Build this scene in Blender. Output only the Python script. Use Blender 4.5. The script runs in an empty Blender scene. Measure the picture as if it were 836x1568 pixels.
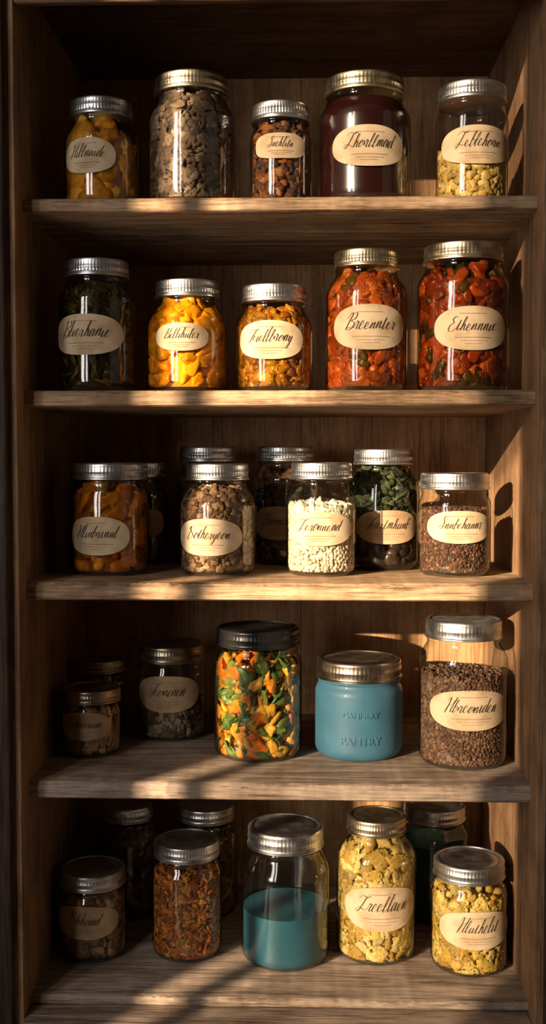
import bpy, math, random
import numpy as np
from mathutils import Vector

scene = bpy.context.scene
COL = scene.collection

# ------------------------------------------------------------------ materials
def new_mat(name):
    m = bpy.data.materials.new(name); m.use_nodes = True
    nt = m.node_tree; nt.nodes.clear()
    out = nt.nodes.new('ShaderNodeOutputMaterial')
    return m, nt, out

def N(nt, t, **kw):
    n = nt.nodes.new(t)
    for k, v in kw.items():
        setattr(n, k, v)
    return n

def ramp(nt, stops):
    r = nt.nodes.new('ShaderNodeValToRGB')
    el = r.color_ramp.elements
    el[0].position = stops[0][0]; el[0].color = (*stops[0][1], 1)
    el[1].position = stops[-1][0]; el[1].color = (*stops[-1][1], 1)
    for p, c in stops[1:-1]:
        e = el.new(p); e.color = (*c, 1)
    return r

def wood(name, axis, dark, mid, light, rough=0.65, bump=0.8, grime=(0.52, 0.47, 0.43), crack=.8):
    m, nt, out = new_mat(name)
    L = nt.links.new
    tc = N(nt, 'ShaderNodeTexCoord')
    def mapped(sc_long, sc_cross):
        mp = N(nt, 'ShaderNodeMapping')
        mp.inputs['Scale'].default_value = {'x': (sc_long, sc_cross, sc_cross), 'z': (sc_cross, sc_cross, sc_long), 'y': (sc_cross, sc_long, sc_cross)}[axis]
        L(tc.outputs['Object'], mp.inputs['Vector'])
        return mp
    n1 = N(nt, 'ShaderNodeTexNoise'); n1.inputs['Scale'].default_value = 1.0
    n1.inputs['Detail'].default_value = 7; n1.inputs['Roughness'].default_value = 0.65
    n1.inputs['Distortion'].default_value = 0.9
    L(mapped(3.5, 45).outputs[0], n1.inputs['Vector'])
    n2 = N(nt, 'ShaderNodeTexNoise'); n2.inputs['Scale'].default_value = 1.0
    n2.inputs['Detail'].default_value = 4
    L(mapped(22, 380).outputs[0], n2.inputs['Vector'])
    n3 = N(nt, 'ShaderNodeTexNoise'); n3.inputs['Scale'].default_value = 10
    n3.inputs['Detail'].default_value = 7; n3.inputs['Roughness'].default_value = .7
    L(tc.outputs['Object'], n3.inputs['Vector'])
    n4 = N(nt, 'ShaderNodeTexNoise'); n4.inputs['Scale'].default_value = 1.0
    n4.inputs['Detail'].default_value = 3; n4.inputs['Distortion'].default_value = .4
    L(mapped(9, 210).outputs[0], n4.inputs['Vector'])
    sc = N(nt, 'ShaderNodeMath', operation='MULTIPLY'); L(n1.outputs['Fac'], sc.inputs[0]); sc.inputs[1].default_value = .57
    add = N(nt, 'ShaderNodeMath', operation='MULTIPLY_ADD')
    L(n2.outputs['Fac'], add.inputs[0]); add.inputs[1].default_value = 0.43
    L(sc.outputs[0], add.inputs[2])
    cr = ramp(nt, [(0.40, dark), (0.50, mid), (0.64, light)])
    L(add.outputs[0], cr.inputs[0])
    mix = N(nt, 'ShaderNodeMix', data_type='RGBA', blend_type='MULTIPLY')
    gr = ramp(nt, [(0.36, grime), (0.58, (1, 1, 1))])
    L(n3.outputs['Fac'], gr.inputs[0])
    mix.inputs[0].default_value = 0.8
    L(cr.outputs[0], mix.inputs[6]); L(gr.outputs[0], mix.inputs[7])
    ck = ramp(nt, [(0.33, (.32, .27, .24)), (0.41, (1, 1, 1))])
    L(n4.outputs['Fac'], ck.inputs[0])
    mix2 = N(nt, 'ShaderNodeMix', data_type='RGBA', blend_type='MULTIPLY'); mix2.inputs[0].default_value = crack
    L(mix.outputs[2], mix2.inputs[6]); L(ck.outputs[0], mix2.inputs[7])
    b = N(nt, 'ShaderNodeBsdfPrincipled')
    L(mix2.outputs[2], b.inputs['Base Color'])
    b.inputs['Roughness'].default_value = rough
    b.inputs['Specular IOR Level'].default_value = 0.25
    bp = N(nt, 'ShaderNodeBump'); bp.inputs['Strength'].default_value = bump
    bp.inputs['Distance'].default_value = 0.002
    L(add.outputs[0], bp.inputs['Height']); L(bp.outputs[0], b.inputs['Normal'])
    L(b.outputs[0], out.inputs[0])
    return m

M_SHELF = wood('shelf_wood', 'x', (0.18, 0.110, 0.062), (0.38, 0.250, 0.150), (0.56, 0.40, 0.260), crack=.65)
M_SIDE = wood('side_wood', 'z', (0.17, 0.092, 0.048), (0.29, 0.165, 0.088), (0.38, 0.235, 0.135), crack=.3, bump=.5)
M_BACK = wood('back_wood', 'z', (0.28, 0.148, 0.068), (0.42, 0.238, 0.116), (0.52, 0.315, 0.165), crack=.3, bump=.4)
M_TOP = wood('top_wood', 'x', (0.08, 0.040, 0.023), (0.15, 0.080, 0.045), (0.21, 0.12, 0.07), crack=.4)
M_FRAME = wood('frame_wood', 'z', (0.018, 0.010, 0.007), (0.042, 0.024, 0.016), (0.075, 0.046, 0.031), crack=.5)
M_GREY = wood('weathered_wood', 'x', (0.15, 0.110, 0.083), (0.30, 0.228, 0.178), (0.45, 0.355, 0.285), crack=.65)
M_FLOOR = wood('floor_wood', 'x', (.09, .072, .062), (.22, .18, .155), (.34, .28, .245))

def glass(name, tint=(0.965, 0.975, 0.96), edge=(0.48, 0.50, 0.46)):
    m, nt, out = new_mat(name); L = nt.links.new
    lw = N(nt, 'ShaderNodeLayerWeight'); lw.inputs['Blend'].default_value = 0.5
    tc = N(nt, 'ShaderNodeTexCoord')
    nz = N(nt, 'ShaderNodeTexNoise'); nz.inputs['Scale'].default_value = 28
    nz.inputs['Detail'].default_value = 1
    L(tc.outputs['Object'], nz.inputs['Vector'])
    bp = N(nt, 'ShaderNodeBump'); bp.inputs['Strength'].default_value = 0.16
    bp.inputs['Distance'].default_value = 0.004
    L(nz.outputs['Fac'], bp.inputs['Height'])
    p = N(nt, 'ShaderNodeMath', operation='POWER'); L(lw.outputs['Facing'], p.inputs[0]); p.inputs[1].default_value = 4
    ma = N(nt, 'ShaderNodeMath', operation='MULTIPLY_ADD'); L(p.outputs[0], ma.inputs[0])
    ma.inputs[1].default_value = 0.75; ma.inputs[2].default_value = 0.09
    p2 = N(nt, 'ShaderNodeMath', operation='POWER'); L(lw.outputs['Facing'], p2.inputs[0]); p2.inputs[1].default_value = 3
    mx = N(nt, 'ShaderNodeMix', data_type='RGBA')
    L(p2.outputs[0], mx.inputs[0]); mx.inputs[6].default_value = (*tint, 1); mx.inputs[7].default_value = (*edge, 1)
    tr = N(nt, 'ShaderNodeBsdfTransparent'); L(mx.outputs[2], tr.inputs[0])
    gl = N(nt, 'ShaderNodeBsdfGlossy'); gl.inputs['Roughness'].default_value = 0.07
    L(bp.outputs[0], gl.inputs['Normal'])
    ms = N(nt, 'ShaderNodeMixShader'); L(ma.outputs[0], ms.inputs[0]); L(tr.outputs[0], ms.inputs[1]); L(gl.outputs[0], ms.inputs[2])
    L(ms.outputs[0], out.inputs[0])
    return m
M_GLASS = glass('jar_glass')
M_GLASS_BLUE = glass('blue_jar_glass', (0.35, 0.62, 0.72), (0.1, 0.25, 0.32))

def liquid(name, col):
    m, nt, out = new_mat(name)
    tr = N(nt, 'ShaderNodeBsdfTransparent'); tr.inputs[0].default_value = (*col, 1)
    nt.links.new(tr.outputs[0], out.inputs[0])
    return m

def sheer(name, op, col):
    m, nt, out = new_mat(name)
    tr = N(nt, 'ShaderNodeBsdfTransparent')
    df = N(nt, 'ShaderNodeBsdfTranslucent'); df.inputs[0].default_value = (*col, 1)
    ms = N(nt, 'ShaderNodeMixShader'); ms.inputs[0].default_value = op
    nt.links.new(tr.outputs[0], ms.inputs[1]); nt.links.new(df.outputs[0], ms.inputs[2])
    nt.links.new(ms.outputs[0], out.inputs[0])
    return m

def metal(name, col, rough=0.28, metallic=1.0):
    m, nt, out = new_mat(name); L = nt.links.new
    tc = N(nt, 'ShaderNodeTexCoord')
    nz = N(nt, 'ShaderNodeTexNoise'); nz.inputs['Scale'].default_value = 60; nz.inputs['Detail'].default_value = 5
    L(tc.outputs['Object'], nz.inputs['Vector'])
    mr = N(nt, 'ShaderNodeMapRange'); mr.inputs[3].default_value = rough * 0.7; mr.inputs[4].default_value = rough * 1.5
    L(nz.outputs['Fac'], mr.inputs[0])
    cr = ramp(nt, [(0.3, tuple(c * 0.68 for c in col)), (0.6, col)])
    L(nz.outputs['Fac'], cr.inputs[0])
    b = N(nt, 'ShaderNodeBsdfPrincipled'); L(cr.outputs[0], b.inputs['Base Color'])
    b.inputs['Metallic'].default_value = metallic
    L(mr.outputs[0], b.inputs['Roughness'])
    L(b.outputs[0], out.inputs[0])
    return m
M_SILVER = metal('lid_silver', (0.66, 0.67, 0.69), .32)
M_GOLD = metal('lid_brass', (0.62, 0.53, 0.38), .32)
M_BLACK = metal('lid_black', (0.03, 0.03, 0.03), 0.3, 0.6)
M_BRONZE = metal('lid_bronze', (0.46, 0.39, 0.30), 0.3)

def content_mat(name, rough=0.5, bump=0.4, bscale=300, spec=0.4, sss=0.0):
    m, nt, out = new_mat(name); L = nt.links.new
    at = N(nt, 'ShaderNodeAttribute'); at.attribute_name = 'Col'
    tc = N(nt, 'ShaderNodeTexCoord')
    nz = N(nt, 'ShaderNodeTexNoise'); nz.inputs['Scale'].default_value = bscale; nz.inputs['Detail'].default_value = 4
    L(tc.outputs['Object'], nz.inputs['Vector'])
    cr = ramp(nt, [(0.3, (0.55, 0.5, 0.45)), (0.65, (1.1, 1.1, 1.1))])
    L(nz.outputs['Fac'], cr.inputs[0])
    mx = N(nt, 'ShaderNodeMix', data_type='RGBA', blend_type='MULTIPLY'); mx.inputs[0].default_value = 0.8
    L(at.outputs['Color'], mx.inputs[6]); L(cr.outputs[0], mx.inputs[7])
    b = N(nt, 'ShaderNodeBsdfPrincipled'); L(mx.outputs[2], b.inputs['Base Color'])
    b.inputs['Roughness'].default_value = rough
    b.inputs['Specular IOR Level'].default_value = spec
    if sss:
        b.inputs['Subsurface Weight'].default_value = sss
        b.inputs['Subsurface Radius'].default_value = (1.0, .45, .15)
        b.inputs['Subsurface Scale'].default_value = .006
    bp = N(nt, 'ShaderNodeBump'); bp.inputs['Strength'].default_value = bump; bp.inputs['Distance'].default_value = 0.001
    L(nz.outputs['Fac'], bp.inputs['Height']); L(bp.outputs[0], b.inputs['Normal'])
    L(b.outputs[0], out.inputs[0])
    return m
M_DRY = content_mat('dry_food', 0.75, 0.9, 350, 0.2)
M_WET = content_mat('wet_food', 0.35, 0.4, 140, 0.35, .35)

def flat_mat(name, col, rough=0.3, spec=0.5, coat=0.0):
    m, nt, out = new_mat(name); L = nt.links.new
    tc = N(nt, 'ShaderNodeTexCoord')
    nz = N(nt, 'ShaderNodeTexNoise'); nz.inputs['Scale'].default_value = 25; nz.inputs['Detail'].default_value = 4
    L(tc.outputs['Object'], nz.inputs['Vector'])
    cr = ramp(nt, [(0.3, tuple(c * 0.8 for c in col)), (0.7, tuple(min(1, c * 1.1) for c in col))])
    L(nz.outputs['Fac'], cr.inputs[0])
    b = N(nt, 'ShaderNodeBsdfPrincipled'); L(cr.outputs[0], b.inputs['Base Color'])
    b.inputs['Roughness'].default_value = rough; b.inputs['Specular IOR Level'].default_value = spec
    b.inputs['Coat Weight'].default_value = coat; b.inputs['Coat Roughness'].default_value = 0.08
    L(b.outputs[0], out.inputs[0])
    return m
M_TEAL = flat_mat('blue_paint', (0.045, 0.142, 0.215), 0.5, 0.4, 0.25)
M_TEALLIQ = flat_mat('blue_paint_liquid', (0.018, 0.090, 0.130), 0.35, 0.4, 0.2)
M_JAM = flat_mat('dark_jam', (0.024, 0.005, 0.004), 0.25)
M_INK = flat_mat('label_ink', (0.05, 0.033, 0.026), 0.8, 0.1)
M_INKB = flat_mat('label_print', (0.24, 0.15, 0.09), 0.8, 0.1)
M_WALL = flat_mat('plaster', (0.30, 0.24, 0.19), 0.9, 0.1)

def paper(name, c):
    m, nt, out = new_mat(name); L = nt.links.new
    tc = N(nt, 'ShaderNodeTexCoord')
    nz = N(nt, 'ShaderNodeTexNoise'); nz.inputs['Scale'].default_value = 45; nz.inputs['Detail'].default_value = 6
    L(tc.outputs['Object'], nz.inputs['Vector'])
    cr = ramp(nt, [(0.3, (c[0]*0.72, c[1]*0.66, c[2]*0.56)), (0.62, c)])
    L(nz.outputs['Fac'], cr.inputs[0])
    b = N(nt, 'ShaderNodeBsdfPrincipled'); L(cr.outputs[0], b.inputs['Base Color'])
    b.inputs['Roughness'].default_value = 0.75; b.inputs['Specular IOR Level'].default_value = 0.2
    L(b.outputs[0], out.inputs[0])
    return m
M_PAPER = paper('cream_label', (0.55, 0.425, 0.285))
M_PAPER2 = paper('kraft_label', (0.42, 0.285, 0.17))

# ------------------------------------------------------------------ mesh helpers
def link(ob, parent=None):
    COL.objects.link(ob)
    if parent is not None: ob.parent = parent
    return ob

def mesh_obj(name, verts, faces, mat, parent=None, smooth=True, sharp=None):
    me = bpy.data.meshes.new(name)
    me.from_pydata([tuple(v) for v in verts], [], faces)
    me.materials.append(mat)
    if smooth:
        me.polygons.foreach_set('use_smooth', [True] * len(me.polygons))
        if sharp: me.set_sharp_from_angle(angle=math.radians(sharp))
    me.update()
    return link(bpy.data.objects.new(name, me), parent)

def box_data(x0, x1, y0, y1, z0, z1):
    v = [(x0,y0,z0),(x1,y0,z0),(x1,y1,z0),(x0,y1,z0),(x0,y0,z1),(x1,y0,z1),(x1,y1,z1),(x0,y1,z1)]
    f = [(0,3,2,1),(4,5,6,7),(0,1,5,4),(1,2,6,5),(2,3,7,6),(3,0,4,7)]
    return v, f

def boxes(name, lst, mat, parent=None, bevel=0.0):
    V, F = [], []
    for b in lst:
        v, f = box_data(*b); o = len(V)
        V += v; F += [tuple(i + o for i in q) for q in f]
    ob = mesh_obj(name, V, F, mat, parent, smooth=False)
    if bevel:
        md = ob.modifiers.new('bevel', 'BEVEL'); md.width = bevel; md.segments = 3
    return ob

def lathe(name, prof, mat, parent, seg=96, rib=None, cap=True, sharp=40):
    V, F = [], []
    n = len(prof)
    for (r, z) in prof:
        for k in range(seg):
            a = 2 * math.pi * k / seg
            rr = r
            if rib and rib[2] <= z <= rib[3]:
                rr += rib[1] * math.cos(rib[0] * a)
            V.append((rr * math.cos(a), rr * math.sin(a), z))
    for i in range(n - 1):
        for k in range(seg):
            k2 = (k + 1) % seg
            F.append((i*seg+k, i*seg+k2, (i+1)*seg+k2, (i+1)*seg+k))
    if cap:
        F.append(tuple(range(seg))[::-1])
        F.append(tuple((n-1)*seg + k for k in range(seg)))
    return mesh_obj(name, V, F, mat, parent, True, sharp)

import bmesh
def ico(sub):
    bm = bmesh.new(); bmesh.ops.create_icosphere(bm, subdivisions=sub, radius=1.0)
    v = np.array([tuple(x.co) for x in bm.verts]); f = np.array([[x.index for x in p.verts] for p in bm.faces])
    bm.free(); return v, f
ICO = {s: ico(s) for s in (1, 2, 3)}

def tri_mesh(name, verts, faces, cols, mat, parent):
    me = bpy.data.meshes.new(name)
    nv, nf = len(verts), len(faces)
    me.vertices.add(nv); me.vertices.foreach_set('co', verts.astype(np.float32).ravel())
    me.loops.add(nf * 3); me.loops.foreach_set('vertex_index', faces.astype(np.int32).ravel())
    me.polygons.add(nf)
    me.polygons.foreach_set('loop_start', np.arange(0, nf * 3, 3, dtype=np.int32))
    me.polygons.foreach_set('loop_total', np.full(nf, 3, dtype=np.int32))
    me.polygons.foreach_set('use_smooth', np.ones(nf, dtype=bool))
    me.update(calc_edges=True)
    ca = me.color_attributes.new('Col', 'FLOAT_COLOR', 'POINT')
    c4 = np.ones((nv, 4), dtype=np.float32); c4[:, :3] = cols
    ca.data.foreach_set('color', c4.ravel())
    me.materials.append(mat)
    return link(bpy.data.objects.new(name, me), parent)

def rand_rot(rng, n):
    q = rng.normal(size=(n, 4)); q /= np.linalg.norm(q, axis=1)[:, None]
    w, x, y, z = q.T
    return np.stack([1-2*(y*y+z*z), 2*(x*y-z*w), 2*(x*z+y*w), 2*(x*y+z*w), 1-2*(x*x+z*z), 2*(y*z-x*w),
                     2*(x*z-y*w), 2*(y*z+x*w), 1-2*(x*x+y*y)], axis=1).reshape(n, 3, 3)

def chunks(name, rfun, z0, z1, size, palette, mat, parent, seed, aspect=(1, 1, 1), lump=0.25, sub=2, mound=0.3, dens=1.0):
    rng = np.random.default_rng(seed)
    P = []
    dz = size * 1.25
    z = z0 + size * 0.7
    while z < z1:
        R = max(0.004, rfun(z) - size * 0.75)
        n = max(2, int(dens * 2 * math.pi * R / (size * 1.5)))
        a = np.arange(n) / n * 2 * math.pi + rng.uniform(0, 6)
        a = a + rng.uniform(-.45, .45, n) * (2 * math.pi / n)
        rr = R - rng.uniform(0, 0.35, n) * size
        P.append(np.stack([rr*np.cos(a), rr*np.sin(a), z + rng.uniform(-.4, .4, n) * size], 1))
        z += dz
    R = rfun(z1) - size * 0.6
    n = int((R / size) ** 2 * 1.5 * min(1, dens))
    a = rng.uniform(0, 2*math.pi, n); rr = R * np.sqrt(rng.uniform(0, 1, n))
    P.append(np.stack([rr*np.cos(a), rr*np.sin(a), z1 + rng.uniform(-.9, .6, n)*size + mound*size*(1 - (rr/R)**2)*2], 1))
    P = np.concatenate(P); n = len(P)
    bv, bf = ICO[sub]
    nvar = 8; var = []
    for k in range(nvar):
        d = bv.copy()
        for j in range(5):
            ax = rng.normal(size=3); ax /= np.linalg.norm(ax)
            fr = rng.uniform(2, 5) if j < 3 else rng.uniform(6, 9)
            am = lump * (0.5 if j < 3 else 0.3)
            d = d * (1 + am * np.sin(bv @ ax * fr + rng.uniform(0, 6)))[:, None]
        var.append(d)
    var = np.array(var)
    idx = rng.integers(0, nvar, n)
    S = size * rng.uniform(0.75, 1.4, (n, 1)) * np.array(aspect)[None, :] * rng.uniform(.85, 1.15, (n, 3))
    V = var[idx] * S[:, None, :]
    V = np.einsum('nij,nkj->nki', rand_rot(rng, n), V) + P[:, None, :]
    V = V.reshape(-1, 3)
    zs = np.linspace(0, 0.3, 400); rs = np.array([rfun(q) for q in zs])
    V[:, 2] = np.maximum(V[:, 2], z0)
    lim = np.interp(V[:, 2], zs, rs)
    rad = np.hypot(V[:, 0], V[:, 1])
    k = np.where(rad > lim, lim / np.maximum(rad, 1e-6), 1.0)
    V[:, 0] *= k; V[:, 1] *= k
    F = (bf[None] + (np.arange(n) * len(bv))[:, None, None]).reshape(-1, 3)
    pal = np.array([p[:3] for p in palette]); w = np.array([p[3] if len(p) > 3 else 1.0 for p in palette]); w /= w.sum()
    c = pal[rng.choice(len(pal), n, p=w)] * rng.uniform(0.65, 1.25, (n, 1))
    C = np.repeat(c, len(bv), axis=0)
    return tri_mesh(name, V, F, C, mat, parent)

# ------------------------------------------------------------------ cursive handwriting
GL = {
 'e': [(0,.3),(.3,.5),(.36,.85),(.18,1.0),(.04,.6),(.1,.1),(.32,0),(.6,.25)],
 'n': [(0,.3),(.14,.95),(.15,.05),(.22,.5),(.42,1.0),(.5,.75),(.5,.1),(.7,.2)],
 'm': [(0,.3),(.12,.95),(.13,.05),(.2,.6),(.36,1.0),(.42,.1),(.5,.6),(.66,1.0),(.74,.1),(.92,.25)],
 'l': [(0,.25),(.3,1.1),(.36,1.9),(.2,2.0),(.1,1.2),(.12,.1),(.28,0),(.48,.25)],
 'a': [(.05,.3),(.45,.95),(.2,1.0),(0,.5),(.14,.02),(.4,.4),(.52,.95),(.5,.1),(.72,.2)],
 'r': [(0,.25),(.15,1.05),(.22,.9),(.4,.92),(.36,.2),(.46,0),(.6,.2)],
 'u': [(0,.4),(.12,.95),(.1,.15),(.28,.02),(.46,.5),(.5,.95),(.5,.1),(.7,.2)],
 'o': [(.05,.3),(.35,1.0),(.1,.85),(.02,.3),(.24,0),(.46,.5),(.36,.95),(.62,.85)],
 'h': [(0,.25),(.3,1.2),(.32,1.95),(.16,1.8),(.1,.05),(.2,.6),(.4,.95),(.48,.1),(.68,.2)],
 'y': [(0,.6),(.12,.95),(.14,.2),(.34,.1),(.5,.95),(.46,-.3),(.3,-.95),(.1,-.8),(.4,-.1),(.7,.2)],
 't': [(0,.25),(.22,1.5),(.16,.2),(.3,0),(.5,.25)],
 'i': [(0,.25),(.15,.95),(.13,.1),(.28,0),(.42,.25)],
 'b': [(0,.25),(.28,1.2),(.3,1.95),(.14,1.7),(.08,.1),(.3,0),(.44,.5),(.3,.9),(.6,.75)],
 'd': [(.05,.3),(.45,.95),(.2,1.0),(0,.5),(.14,.02),(.4,.4),(.62,2.0),(.52,.9),(.5,.1),(.72,.2)],
 'F': [(-.3,1.5),(0,2.1),(.7,2.0),(1.2,2.2),(.8,2.0),(.55,1.0),(.3,0),(-.1,-.1),(-.1,.3),(.4,.9),(.85,1.0),(.7,.3),(.95,.2)],
 'B': [(-.2,1.4),(.1,2.1),(.35,2.0),(.2,.8),(.05,-.1),(.25,.9),(.4,2.0),(.9,2.1),(.9,1.4),(.45,1.1),(.95,.8),(.85,.1),(.4,-.1),(.2,.2),(.9,.15),(1.1,.25)],
 'D': [(-.2,1.6),(.2,2.1),(.3,1.2),(.1,0),(.5,-.1),(1.0,.6),(1.0,1.7),(.5,2.15),(.0,1.8),(.3,1.5),(1.1,.6),(1.3,.3)],
 'S': [(-.1,.3),(.5,.9),(.9,1.9),(.6,2.2),(.4,1.7),(.75,.9),(.6,.1),(.1,-.05),(-.1,.4),(.5,.4),(1.0,.25)],
 'H': [(-.2,1.6),(.15,2.1),(.2,1.0),(.0,-.1),(.1,.8),(.6,1.2),(.95,2.1),(.75,1.0),(.7,.1),(.95,.2)],
 'T': [(-.3,1.7),(.1,2.15),(.8,1.9),(1.2,2.1),(.7,1.9),(.5,.8),(.2,-.1),(-.1,.2),(.3,.5),(.8,.25)],
 'E': [(.8,1.8),(.5,2.15),(.2,1.7),(.45,1.2),(.1,.8),(.1,.1),(.5,-.1),(.95,.25)],
}
GL['O'] = GL['D']
def spline(pts, k=6):
    p = [pts[0]] + pts + [pts[-1]]; out = []
    for i in range(1, len(p) - 2):
        a, b, c, d = [np.array(q, float) for q in p[i-1:i+3]]
        for j in range(k):
            t = j / k
            out.append(0.5*((2*b)+(-a+c)*t+(2*a-5*b+4*c-d)*t*t+(-a+3*b-3*c+d)*t**3))
    out.append(np.array(p[-2], float))
    return out

def script_strip(word, rnd):
    pts, x = [], 0.0
    for ch in word:
        g = GL.get(ch, GL['n'])
        sy = rnd.uniform(.85, 1.12); oy = rnd.uniform(-.06, .06)
        pts += [(x + a + rnd.uniform(-.02, .02), b*sy + oy) for a, b in g]
        x += max(a for a, b in g) + rnd.uniform(.02, .12)
    s = spline(pts)
    return [np.array([q[0] + 0.42*q[1], q[1]]) for q in s], x

def label(parent, R, hc, hw, hh, off, word, seed, mat, power=2.3):
    rnd = random.Random(seed)
    a0 = -math.pi/2 + math.asin(max(-.9, min(.9, off / R)))
    def wrap(u, v, lift):
        a = a0 + u / R
        return ((R+lift)*math.cos(a), (R+lift)*math.sin(a), hc + v)
    aw = R * math.asin(min(0.97, hw / R))
    V, F = [wrap(0, 0, .0006)], []
    rings, seg = 12, 64
    for i in range(1, rings+1):
        for k in range(seg):
            t = 2*math.pi*k/seg
            c, s = math.cos(t), math.sin(t)
            u = aw * math.copysign(abs(c)**(2/power), c) * i/rings
            v = hh * math.copysign(abs(s)**(2/power), s) * i/rings
            V.append(wrap(u, v, .0006))
    for k in range(seg):
        F.append((0, 1+k, 1+(k+1) % seg))
    for i in range(rings-1):
        for k in range(seg):
            k2 = (k+1) % seg
            F.append((1+i*seg+k, 1+(i+1)*seg+k, 1+(i+1)*seg+k2, 1+i*seg+k2))
    mesh_obj('label', V, F, mat, parent)
    V, F = [], []
    def row(v, w, hgt):
        u = -w
        while u < w:
            l = rnd.uniform(.0010, .0034)
            o = len(V)
            n = 3
            for j in range(n+1):
                V.append(wrap(u + l*j/n, v-hgt/2, .0009)); V.append(wrap(u + l*j/n, v+hgt/2, .0009))
            for j in range(n):
                F.append((o+2*j, o+2*j+2, o+2*j+3, o+2*j+1))
            u += l + .0007
    row(-hh*.42, aw*.45, .0009); row(-hh*.57, aw*.32, .0006); row(-hh*.70, aw*.22, .0006); row(hh*.66, aw*.34, .0008)
    mesh_obj('label_print', V, F, M_INKB, parent, False)
    pts, wid = script_strip(word, rnd)
    sc = min(1.35 * aw / (wid + .6), hh * 0.36)
    V, F = [], []
    P = [np.array([(q[0]-wid/2-.1)*sc, (q[1]-.45)*sc + hh*.06]) for q in pts]
    for i, q in enumerate(P):
        d = P[min(i+1, len(P)-1)] - P[max(i-1, 0)]
        l = np.linalg.norm(d) + 1e-9; d = d / l
        w = sc * (0.018 + 0.045 * max(0, -d[1]))
        nrm = np.array([-d[1], d[0]]) * w
        V.append(wrap(*(q+nrm), .0011)); V.append(wrap(*(q-nrm), .0011))
    for i in range(len(P)-1):
        F.append((2*i, 2*i+1, 2*i+3, 2*i+2))
    mesh_obj('label_handwriting', V, F, M_INK, parent, False)

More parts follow.
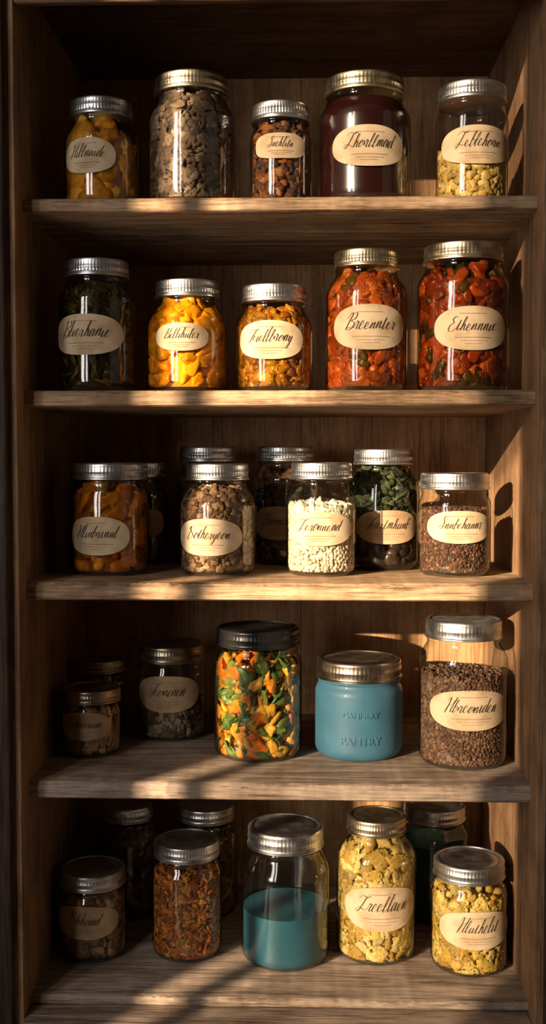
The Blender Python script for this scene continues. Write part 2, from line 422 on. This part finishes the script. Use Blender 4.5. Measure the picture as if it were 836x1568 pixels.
# ------------------------------------------------------------------ jars
def make_jar(name, x, y, z, r, h, rl, lh=0.0215, lidmat=None, fill=None, lab=None, word='Thorlma', glassmat=None, body='glass', sh=None, seed=1, rib=True, embossed=False, neck=0.0):
    root = bpy.data.objects.new(name, None); root.empty_display_size = 0.02
    COL.objects.link(root); root.location = (x, y, z)
    rn = min(rl - 0.0022, r - .001)
    if sh is None: sh = 0.012 + (r - rn) * 1.7
    nk = 0.0045 + neck
    zb = 0.014; zt = h - lh - nk - sh; zn = zt + sh
    def rad(q):
        if q < zb:
            t = max(0, q) / zb
            return r - zb*0.75 + zb*0.75*math.sqrt(max(0, 1-(1-t)**2))
        if q <= zt: return r
        if q <= zn:
            t = (q-zt)/sh
            return rn + (r-rn)*(0.5+0.5*math.cos(math.pi*t**1.35))
        return rn
    prof = [(r-zb*.9, 0.0008), (r-zb*.8, 0.0)]
    prof += [(rad(q), q) for q in np.linspace(0.0006, zb, 9)]
    prof += [(rad(q), q) for q in np.linspace(zb, zt, 12)[1:]]
    prof += [(rad(q), q) for q in np.linspace(zt, zn, 16)[1:]]
    prof += [(rn+.0004, zn+.0012), (rn+.0014, zn+.0022), (rn+.0014, zn+.003), (rn, zn+.0042)]
    if neck > .003:      # visible screw threads
        prof += [(rn, zn+.0055), (rn+.0014, zn+.0065), (rn+.0014, zn+.0075), (rn, zn+.0088)]
    prof += [(rn, h-lh*.3)]
    gm = M_TEAL if body == 'painted' else (glassmat or M_GLASS)
    lathe('jar_body', prof, gm, root, 96, cap=False, sharp=60)
    if body == 'glass':
        lathe('jar_foot', [(r-zb*.85, .0009), (r-.003, .006), (r-.0045, .0062), (r*.6, .0035), (.001, .003)], gm, root, 64, cap=False, sharp=60)
    b = h - lh; L_ = lh
    lp = [(rl-.002, b+.0005), (rl+.0004, b), (rl+.0012, b+.0008), (rl+.0012, b+.0022), (rl+.0002, b+.0034),
          (rl+.0001, b+.005), (rl-.0004, b+.0056), (rl-.0004, b+L_*.40), (rl+.0003, b+L_*.46), (rl+.0003, b+L_*.52), (rl-.0004, b+L_*.58),
          (rl-.0004, b+L_*.80), (rl-.0002, b+L_*.86), (rl-.0008, b+L_*.95), (rl-.0022, b+L_), (rl-.0048, b+L_), (rl-.0056, b+L_-.0013),
          (rl-.009, b+L_-.0015), (rl-.010, b+L_-.0008), (rl*.55, b+L_-.0008), (rl*.52, b+L_-.0013), (.002, b+L_-.0013), (.0003, b+L_-.0013)]
    lathe('lid', lp, lidmat or M_SILVER, root, 192, rib=(64, .00028, b+.0054, b+L_*.83) if rib else None, cap=True, sharp=35)
    if fill:
        fb = fill; zf = fb.get('top', 0.9) * (zn)
        rin = lambda q: max(0.003, rad(q) - 0.0028)
        size = fb.get('size', .006)
        z0 = 0.006
        kind = fb['kind']
        if kind == 'solid':
            pr = [(rin(z0)*.5, z0)] + [(rin(q), q) for q in np.linspace(z0, zf, 26)] + [(rin(zf)*.5, zf)]
            lathe('contents', pr, fb['mat'], root, 72, cap=True, sharp=50)
        else:
            for li, lay in enumerate(fb['layers']):
                za = z0 + lay.get('from', 0)*(zf-z0); zc = z0 + lay.get('to', 1)*(zf-z0)
                s = lay.get('size', size)
                chunks('contents', rin, za, zc - s*.5, s, lay['pal'], lay.get('mat', M_DRY), root, seed*7+li,
                       aspect=lay.get('asp', (1, 1, 1)), lump=lay.get('lump', .3), sub=lay.get('sub', 2), dens=lay.get('dens', 1.0))
            s = size
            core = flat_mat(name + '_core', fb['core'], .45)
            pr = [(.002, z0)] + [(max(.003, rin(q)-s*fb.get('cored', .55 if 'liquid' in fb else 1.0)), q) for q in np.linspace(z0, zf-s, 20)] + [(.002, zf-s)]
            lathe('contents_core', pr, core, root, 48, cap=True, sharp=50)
        if 'liquid' in fb:
            zl = zn - .002
            pr = [(rin(z0)+.001, z0)] + [(rin(q)+.0012, q) for q in np.linspace(z0, zl, 26)] + [(.002, zl)]
            lathe('syrup', pr, liquid(name+'_syrup', fb['liquid']), root, 64, cap=False, sharp=60)
    if lab:
        hc, hw, hh, off = lab[:4]
        kr = len(lab) > 4 and lab[4] == 'kraft'
        label(root, r, hc, hw, hh, off, word, seed, M_PAPER2 if kr else M_PAPER, 2.3 if seed % 3 else 2.9)
    if embossed:
        for txt, zz, sz in (('CANNERY', .060, .0105), ('PANTRY', .024, .0145)):
            cu = bpy.data.curves.new('t', 'FONT'); cu.body = txt; cu.size = sz; cu.extrude = .0006; cu.bevel_depth = .0005
            cu.align_x = 'CENTER'
            to = bpy.data.objects.new('t', cu); COL.objects.link(to)
            dg = bpy.context.evaluated_depsgraph_get()
            me = bpy.data.meshes.new_from_object(to.evaluated_get(dg))
            bpy.data.objects.remove(to)
            for v in me.vertices:
                a = -math.pi/2 + v.co.x / r; R2 = r + v.co.z
                zc = v.co.y
                v.co = (R2*math.cos(a), R2*math.sin(a), zz + zc)
            me.materials.clear(); me.materials.append(M_TEAL)
            link(bpy.data.objects.new('embossed_lettering', me), root)
    return root

def F(core, layers, top=.93, size=.006, liq=None, **k):
    d = dict(kind='chunk', core=core, layers=layers, top=top, size=size, **k)
    if liq: d['liquid'] = liq
    return d

S1, S2, S3, S4, S5 = 1.0153, 0.7818, 0.5451, 0.2952, 0.0215
E = 0.0003
# ---- shelf 1
make_jar('peach_preserves_jar', -.266, .075, S1+E, .0476, .1345, .0395, seed=1, lab=(.0585, .033, .022, -.010), word='Hillnaide',
    fill=F((.5,.28,.06), [dict(pal=[(.68,.43,.11),(.60,.35,.07),(.74,.52,.18)], size=.013, mat=M_WET, sub=3, lump=.25)], size=.013, liq=(.95,.76,.46)))
make_jar('dried_mushroom_jar', -.150, .075, S1+E, .056, .163, .0464, seed=2, lidmat=M_GOLD,
    fill=F((.03,.02,.015), [dict(pal=[(.12,.078,.050),(.18,.12,.078),(.065,.042,.028),(.25,.175,.12,.4)], size=.0060, lump=.6, sub=3)], top=.98, size=.0060))
make_jar('raisin_jar', -.0364, .070, S1+E, .039, .1265, .0365, seed=3, lab=(.069, .030, .0155, 0), word='Snehlitn',
    fill=F((.04,.015,.01), [dict(pal=[(.12,.04,.02),(.24,.075,.02),(.07,.035,.02),(.36,.15,.05,.4)], size=.0052, lump=.5)], top=.95, size=.0052))
make_jar('berry_jam_jar', .0698, .078, S1+E, .059, .160, .050, seed=10, lidmat=M_GOLD, lab=(.065, .043, .025, .003), word='Thorllmad',
    fill=dict(kind='solid', mat=M_JAM, top=.97))
make_jar('dried_corn_jar', .2055, .075, S1+E, .0455, .149, .0425, seed=5, lab=(.068, .041, .0235, .002), word='Teblehorn',
    fill=F((.20,.12,.03), [dict(pal=[(.60,.39,.10),(.48,.29,.06),(.68,.48,.17)], size=.0050, lump=.55)], top=.55, size=.0050))
# ---- shelf 2
make_jar('pickled_herb_jar', -.2733, .075, S2+E, .050, .168, .041, seed=7, lab=(.071, .043, .0255, -.0075), word='Blierhanie',
    fill=F((.015,.013,.008), [dict(pal=[(.05,.048,.02),(.085,.08,.035),(.03,.025,.015),(.14,.11,.05,.4)], size=.010, asp=(1,.8,.35), mat=M_WET, lump=.55)], size=.010, liq=(.8,.72,.5)))
make_jar('yellow_peach_jar', -.157, .078, S2+E, .053, .142, .0405, seed=8, lab=(.0676, .033, .0175, -.0025), word='Bellihuler',
    fill=F((.75,.30,.012), [dict(pal=[(.84,.40,.015),(.80,.34,.012),(.88,.48,.035)], size=.0135, asp=(1.2,1,.7), mat=M_WET, sub=3, lump=.35)], size=.0135, liq=(.98,.84,.45)))
make_jar('relish_jar', -.0456, .072, S2+E, .0495, .1345, .041, seed=11, lab=(.0633, .039, .024, -.003), word='Fiellbrony',
    fill=F((.22,.095,.014), [dict(pal=[(.34,.155,.026),(.24,.155,.032),(.40,.23,.045),(.15,.065,.02)], size=.0055, mat=M_WET, lump=.5)], size=.0055, liq=(.95,.78,.46)))
make_jar('tomato_sauce_jar', .0733, .075, S2+E, .052, .178, .041, seed=25, lidmat=M_GOLD, lab=(.0787, .043, .028, .0025), word='Breenster',
    fill=F((.26,.050,.012), [dict(pal=[(.36,.088,.018),(.28,.062,.014),(.44,.130,.028),(.08,.06,.015,.25)], size=.0088, mat=M_WET, lump=.38, sub=3)], size=.0088, liq=(.97,.78,.56), cored=.35))
make_jar('tomato_sauce_jar', .1965, .078, S2+E, .0585, .185, .050, seed=26, lidmat=M_GOLD, lab=(.0763, .044, .027, .005), word='Ethennnie',
    fill=F((.10,.022,.009), [dict(pal=[(.25,.052,.015),(.16,.030,.012),(.33,.088,.020),(.040,.036,.014,.9)], size=.0095, mat=M_WET, lump=.38, sub=3)], size=.0095, liq=(.92,.68,.46), cored=.45))
# ---- shelf 3
make_jar('pickled_pepper_jar', -.2645, .109, S3+E, .0515, .147, .0495, lh=.022, seed=14, lab=(.053, .0395, .025, -.010), word='Hlinbringl',
    fill=F((.20,.085,.014), [dict(pal=[(.58,.28,.045),(.68,.38,.07),(.42,.17,.025),(.25,.17,.03,.5)], size=.0125, asp=(1.5,1,.6), mat=M_WET, sub=3)], size=.0125, liq=(.92,.70,.42)))
make_jar('granola_jar', -.121, .109, S3+E, .0515, .146, .0407, seed=31, lab=(.0516, .041, .024, -.0095), word='Dotheryeon',
    fill=F((.06,.03,.018), [dict(pal=[(.20,.11,.052),(.14,.07,.035),(.30,.19,.10),(.09,.045,.025)], size=.0040, lump=.5)], top=.96, size=.0040))
make_jar('white_bean_jar', .0166, .109, S3+E, .0467, .1475, .040, seed=13, lab=(.0623, .040, .022, -.004), word='Teronnend',
    fill=F((.5,.4,.26), [dict(pal=[(.68,.59,.43),(.62,.52,.36),(.72,.65,.49)], size=.0030, sub=1, lump=.1), dict(pal=[(.70,.63,.46),(.72,.66,.51)], size=.0044, lump=.4, **{'from': .66})], top=.74, size=.0045))
make_jar('mixed_seed_jar', .192, .109, S3+E, .0475, .134, .045, seed=16, lab=(.065, .0395, .021, .002), word='Sffbehannr',
    fill=F((.05,.025,.015), [dict(pal=[(.10,.05,.03),(.155,.060,.03),(.06,.035,.025),(.22,.14,.08,.35)], size=.0022, sub=1, lump=.2)], top=.80, size=.0022))
darkf = lambda s: F((.02,.012,.008), [dict(pal=[(.12,.06,.03),(.07,.04,.025),(.20,.10,.05)], size=.007, lump=.4)], top=.9, size=.007)
make_jar('dried_fig_jar', -.1476, .262, S3+E, .048, .1696, .041, seed=15, fill=darkf(1))
make_jar('dried_date_jar', -.0342, .262, S3+E, .048, .170, .041, seed=17, fill=darkf(1), lab=(.0606, .037, .024, -.010, 'kraft'), word='Bannihe')
make_jar('pickled_greens_jar', .1035, .190, S3+E, .050, .1656, .0405, seed=19, lab=(.060, .0405, .023, .004, 'kraft'), word='Fartmhunb',
    fill=F((.015,.015,.008), [dict(pal=[(.025,.014,.009),(.04,.022,.014)], size=.009, mat=M_WET, to=.55),
        dict(pal=[(.030,.040,.015),(.055,.068,.028),(.020,.024,.011)], size=.0055, asp=(1.2,1,.35), mat=M_DRY, lump=.7, **{'from': .48})], top=.97, size=.009))
make_jar('pickled_pepper_jar', -.2485, .262, S3+E, .043, .147, .037, seed=18, fill=darkf(2), lab=(.06, .03, .02, .012, 'kraft'), word='Hene')
# ---- shelf 4
make_jar('pickled_vegetable_jar', -.069, .142, S4+E, .060, .1745, .056, lh=.024, seed=19, lidmat=M_BLACK, sh=.014, neck=.006,
    fill=F((.08,.055,.012), [dict(pal=[(.76,.27,.020),(.68,.18,.013),(.80,.40,.04),(.74,.33,.025),(.28,.11,.02,.7),(.12,.17,.04,.8)], size=.0115, asp=(1.15,1,.6), mat=M_WET, lump=.4, sub=3),
        dict(pal=[(.10,.16,.03),(.17,.24,.05),(.06,.10,.02)], size=.0100, asp=(1.3,1,.22), mat=M_WET, lump=.7, sub=3, dens=.55)], top=.93, size=.0115))
make_jar('blue_painted_jar', .069, .151, S4+E, .060, .131, .0575, lh=.026, seed=20, body='painted', embossed=True, lidmat=M_BRONZE, sh=.016)
make_jar('spice_seed_jar', .2057, .112, S4+E, .0585, .191, .050, lh=.024, seed=22, lab=(.080, .049, .026, .003), word='Hbreoniden',
    fill=F((.06,.03,.02), [dict(pal=[(.16,.085,.05),(.11,.055,.033),(.23,.135,.08)], size=.0023, sub=1, lump=.2)], top=.74, size=.0023))
make_jar('peppercorn_jar', -.200, .237, S4+E, .0495, .1354, .048, lh=.024, seed=23, lab=(.0695, .042, .026, 0, 'kraft'), lidmat=M_BRONZE, word='Foninen',
    fill=F((.05,.03,.02), [dict(pal=[(.16,.10,.06),(.28,.20,.13),(.08,.05,.03)], size=.0038, lump=.3)], top=.5, size=.0038))
make_jar('chutney_jar', -.2977, .138, S4+E, .0410, .091, .0400, lh=.018, seed=25, lab=(.045, .033, .019, -.003, 'kraft'), lidmat=M_BRONZE, word='Dolnariein',
    fill=F((.10,.05,.02), [dict(pal=[(.35,.18,.07),(.26,.12,.05),(.45,.26,.10)], size=.0055, mat=M_WET, lump=.4)], top=.92, size=.0055))
make_jar('chutney_jar', -.304, .240, S4+E, .038, .112, .037, lh=.018, seed=24, fill=darkf(2), lidmat=M_BRONZE)
# ---- shelf 5
make_jar('dried_fruit_jar', -.295, .126, S5+E, .046, .119, .0445, seed=28, lab=(.058, .041, .0225, -.004, 'kraft'), word='Ohhinid',
    fill=F((.05,.025,.015), [dict(pal=[(.25,.12,.06),(.16,.08,.04),(.36,.20,.10)], size=.0065, lump=.4)], top=.92, size=.0065))
make_jar('chili_flake_jar', -.1666, .133, S5+E, .048, .1565, .044, seed=29,
    fill=F((.16,.045,.01), [dict(pal=[(.52,.17,.028),(.42,.11,.020),(.62,.26,.045),(.24,.07,.015)], size=.0040, asp=(1.3,1,.5), lump=.5)], top=.88, size=.0040))
make_jar('blue_paint_jar', -.031, .123, S5+E, .060, .1805, .051, lh=.026, seed=30, sh=.040, fill=dict(kind='solid', mat=M_TEALLIQ, top=.47))
make_jar('popcorn_jar', .093, .140, S5+E, .0545, .191, .040, seed=34, sh=.034, lidmat=M_GOLD, lab=(.0796, .046, .030, .005), word='Treellaen',
    fill=F((.28,.17,.035), [dict(pal=[(.58,.40,.10),(.66,.51,.19),(.46,.28,.05)], size=.0085, lump=.7, sub=3)], top=.93, size=.0085))
make_jar('popcorn_jar', .215, .106, S5+E, .051, .1445, .047, lh=.022, seed=35, lab=(.0656, .0445, .025, .005), word='Hluthelit',
    fill=F((.24,.14,.025), [dict(pal=[(.56,.36,.07),(.46,.27,.04),(.64,.47,.14)], size=.0072, lump=.7, sub=3)], top=.84, size=.0072))
make_jar('dried_fig_jar', -.2686, .260, S5+E, .045, .165, .037, seed=35, fill=darkf(3))
make_jar('dried_date_jar', -.1526, .270, S5+E, .047, .162, .0415, seed=36, fill=darkf(3))
make_jar('blue_glass_jar', .187, .270, S5+E, .050, .166, .045, seed=37, glassmat=M_GLASS_BLUE,
    fill=dict(kind='solid', mat=M_TEALLIQ, top=.8))

# ------------------------------------------------------------------ cabinet
XL, XR, YB = -.350, .274, .377
cab = bpy.data.objects.new('wooden_shelf_cabinet', None); COL.objects.link(cab)
def shelf(name, zt, th, mat, y0=0.0):
    nx = 200; rnd = random.Random(name)
    prof = [(YB, zt), (y0+.006, zt), (y0+.0022, zt-.0007), (y0+.0006, zt-.0024), (y0, zt-.005), (y0, zt-th+.005), (y0+.0008, zt-th+.002), (y0+.004, zt-th), (YB, zt-th)]
    V, Fc = [], []
    wob = [rnd.gauss(0, 1) for _ in range(nx+3)]
    wob2 = [rnd.gauss(0, 1) for _ in range(nx+3)]
    for i in range(nx+1):
        x = XL + (XR-XL)*i/nx
        w = (wob[i]+wob[i+1]+wob[i+2])/3*.0004
        w2 = abs(wob2[i]+wob2[i+1]+wob2[i+2])/3*.0010
        for j, (py, pz) in enumerate(prof):
            dy = w if 1 <= j <= 7 else 0
            dz = -w2*.7 if 2 <= j <= 3 else 0
            if j in (2, 3): dy += w2
            V.append((x, py+dy, pz+dz))
    n = len(prof)
    for i in range(nx):
        for j in range(n):
            j2 = (j+1) % n
            Fc.append((i*n+j, i*n+j2, (i+1)*n+j2, (i+1)*n+j))
    Fc.append(tuple(range(n))[::-1]); Fc.append(tuple(nx*n+j for j in range(n)))
    return mesh_obj(name, V, Fc, mat, cab, True, 40)
shelf('shelf_1', S1, .018, M_SHELF)
shelf('shelf_2', S2, .020, M_SHELF)
shelf('shelf_3', S3, .0225, M_SHELF)
shelf('shelf_4', S4, .0225, M_GREY)
shelf('shelf_5', S5, .0125, M_GREY)
YF = -.035
boxes('side_left', [(XL-.028, XL, YF, YB+.016, .0, 1.34)], M_SIDE, cab, .002)
boxes('side_right', [(XR, XR+.028, YF, YB+.016, .0, 1.34)], M_SIDE, cab, .002)
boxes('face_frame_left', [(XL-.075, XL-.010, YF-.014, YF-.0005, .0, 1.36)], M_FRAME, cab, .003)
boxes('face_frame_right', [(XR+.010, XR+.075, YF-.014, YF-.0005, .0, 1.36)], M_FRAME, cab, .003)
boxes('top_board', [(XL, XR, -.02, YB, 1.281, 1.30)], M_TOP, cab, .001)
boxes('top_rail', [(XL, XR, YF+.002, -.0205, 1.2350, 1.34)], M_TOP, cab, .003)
boxes('base_sill', [(XL, XR, -.055, YB, .0, .0085)], M_GREY, cab, .002)
bl = []
edges = [XL, -.262, -.135, -.012, .098, .205, XR]
for a, b in zip(edges[:-1], edges[1:]):
    bl.append((a+.0002, b-.0002, YB, YB+.012, .001, 1.30))
boxes('back_boards', bl, M_BACK, cab, .0004)
boxes('back_panel', [(XL, XR, YB+.0125, YB+.016, .001, 1.30)], M_FRAME, cab)

# ------------------------------------------------------------------ room
boxes('floor', [(-3.2, 2.2, -2.3, 1.0, -.05, 0.0)], M_FLOOR)
WY = -2.2
wx0, wx1, wz0, wz1 = -1.965, -1.515, .48, 2.2
vx0, vx1 = -1.26, -1.06  # second opening, invented to widen the streaks reflected in the jars
boxes('gobo_wall_front', [(-3.2, wx0, WY-.05, WY, 0, 2.6), (wx1, vx0, WY-.05, WY, 0, 2.6), (vx1, 2.2, WY-.05, WY, 0, 2.6),  # unseen wall added as a gobo, openings placed to shape the sunlight
                     (wx0, wx1, WY-.05, WY, 0, wz0), (wx0, wx1, WY-.05, WY, wz1, 2.6), (vx0, vx1, WY-.05, WY, 0, wz0), (vx0, vx1, WY-.05, WY, wz1, 2.6)], M_WALL)
boxes('sun_gobo_bar', [(wx0+.074, wx0+.090, WY-.045, WY-.01, wz0, wz1)], M_FRAME)  # unseen bar added to shade a narrow strip of the sun
boxes('reflection_window_bar', [(vx0+.09, vx0+.105, WY-.045, WY-.01, wz0, wz1)], M_FRAME)  # bar of the invented second opening, splits its reflection
def dimming_sheet(name, x0b, x0t, x1, z0, z1, y, op):  # unseen see-through sheet, added to dim chosen parts of the sun
    V, Fc = [], []
    n = 60
    for i in range(n+1):
        t = i/n
        yy = y - .010 + .006*math.sin(i*1.05)
        V += [(x0b+(x1-x0b)*t, yy, z0), (x0t+(x1-x0t)*t, yy, z1)]
    for i in range(n): Fc.append((2*i, 2*i+2, 2*i+3, 2*i+1))
    mesh_obj(name, V, Fc, sheer(name, op, (.8, .75, .65)))
dimming_sheet('sun_dimming_sheet', wx0+.080, wx0+.080, wx1+.05, wz0-.05, 1.075, WY-.065, .52)  # sheets leave a gap and a slanted edge where full sun passes
dimming_sheet('sun_dimming_sheet', wx0+.23, wx0+.06, wx1+.05, 1.345, 1.69, WY-.065, .60)
dimming_sheet('sun_dimming_sheet', wx0+.06, wx0+.06, wx1+.05, 1.69, wz1+.05, WY-.065, .60)
boxes('wall_left', [(-3.25, -3.2, -2.25, 1.0, 0, 2.6)], M_WALL)
boxes('ceiling', [(-3.2, 2.2, -2.25, 1.0, 2.6, 2.65)], M_WALL)

# ------------------------------------------------------------------ light
sd = bpy.data.lights.new('sun', 'SUN'); sd.energy = 17.0; sd.angle = math.radians(0.53); sd.color = (1.0, .76, .49)
so = bpy.data.objects.new('sun', sd); COL.objects.link(so)
az, el = math.radians(38), math.radians(12)
d = Vector((math.sin(az)*math.cos(el), math.cos(az)*math.cos(el), -math.sin(el)))
so.rotation_euler = d.to_track_quat('-Z', 'Y').to_euler(); so.location = (-3, -4, 3)
for nm, a, b in (('window_daylight_strip', wx0, wx0+.074), ('window_daylight', wx0+.090, wx1), ('reflection_light_side', vx0, vx1)):  # last one is added behind the invented opening for jar reflections
    ad = bpy.data.lights.new(nm, 'AREA'); ad.shape = 'RECTANGLE'; ad.size = b-a; ad.size_y = wz1-wz0
    ad.energy = 58*(b-a); ad.color = (1.0, .95, .90)
    ao = bpy.data.objects.new(nm, ad); COL.objects.link(ao)
    ao.location = ((a+b)/2, WY+.004, (wz0+wz1)/2); ao.rotation_euler = (math.pi/2, 0, 0)
w = bpy.data.worlds.new('world'); scene.world = w; w.use_nodes = True
w.node_tree.nodes['Background'].inputs[0].default_value = (1.0, .80, .60, 1)
w.node_tree.nodes['Background'].inputs[1].default_value = .16

# ------------------------------------------------------------------ camera
cd = bpy.data.cameras.new('camera'); cd.sensor_fit = 'VERTICAL'; cd.sensor_height = 36; cd.lens = 39.03
co = bpy.data.objects.new('camera', cd); COL.objects.link(co)
co.location = (0, -1.36, .70)
th, ph = .0323, .0494
fw = Vector((-math.sin(th)*math.cos(ph), math.cos(th)*math.cos(ph), -math.sin(ph)))
co.rotation_euler = fw.to_track_quat('-Z', 'Y').to_euler()
scene.camera = co
scene.view_settings.view_transform = 'Standard'
scene.view_settings.exposure = -0.15
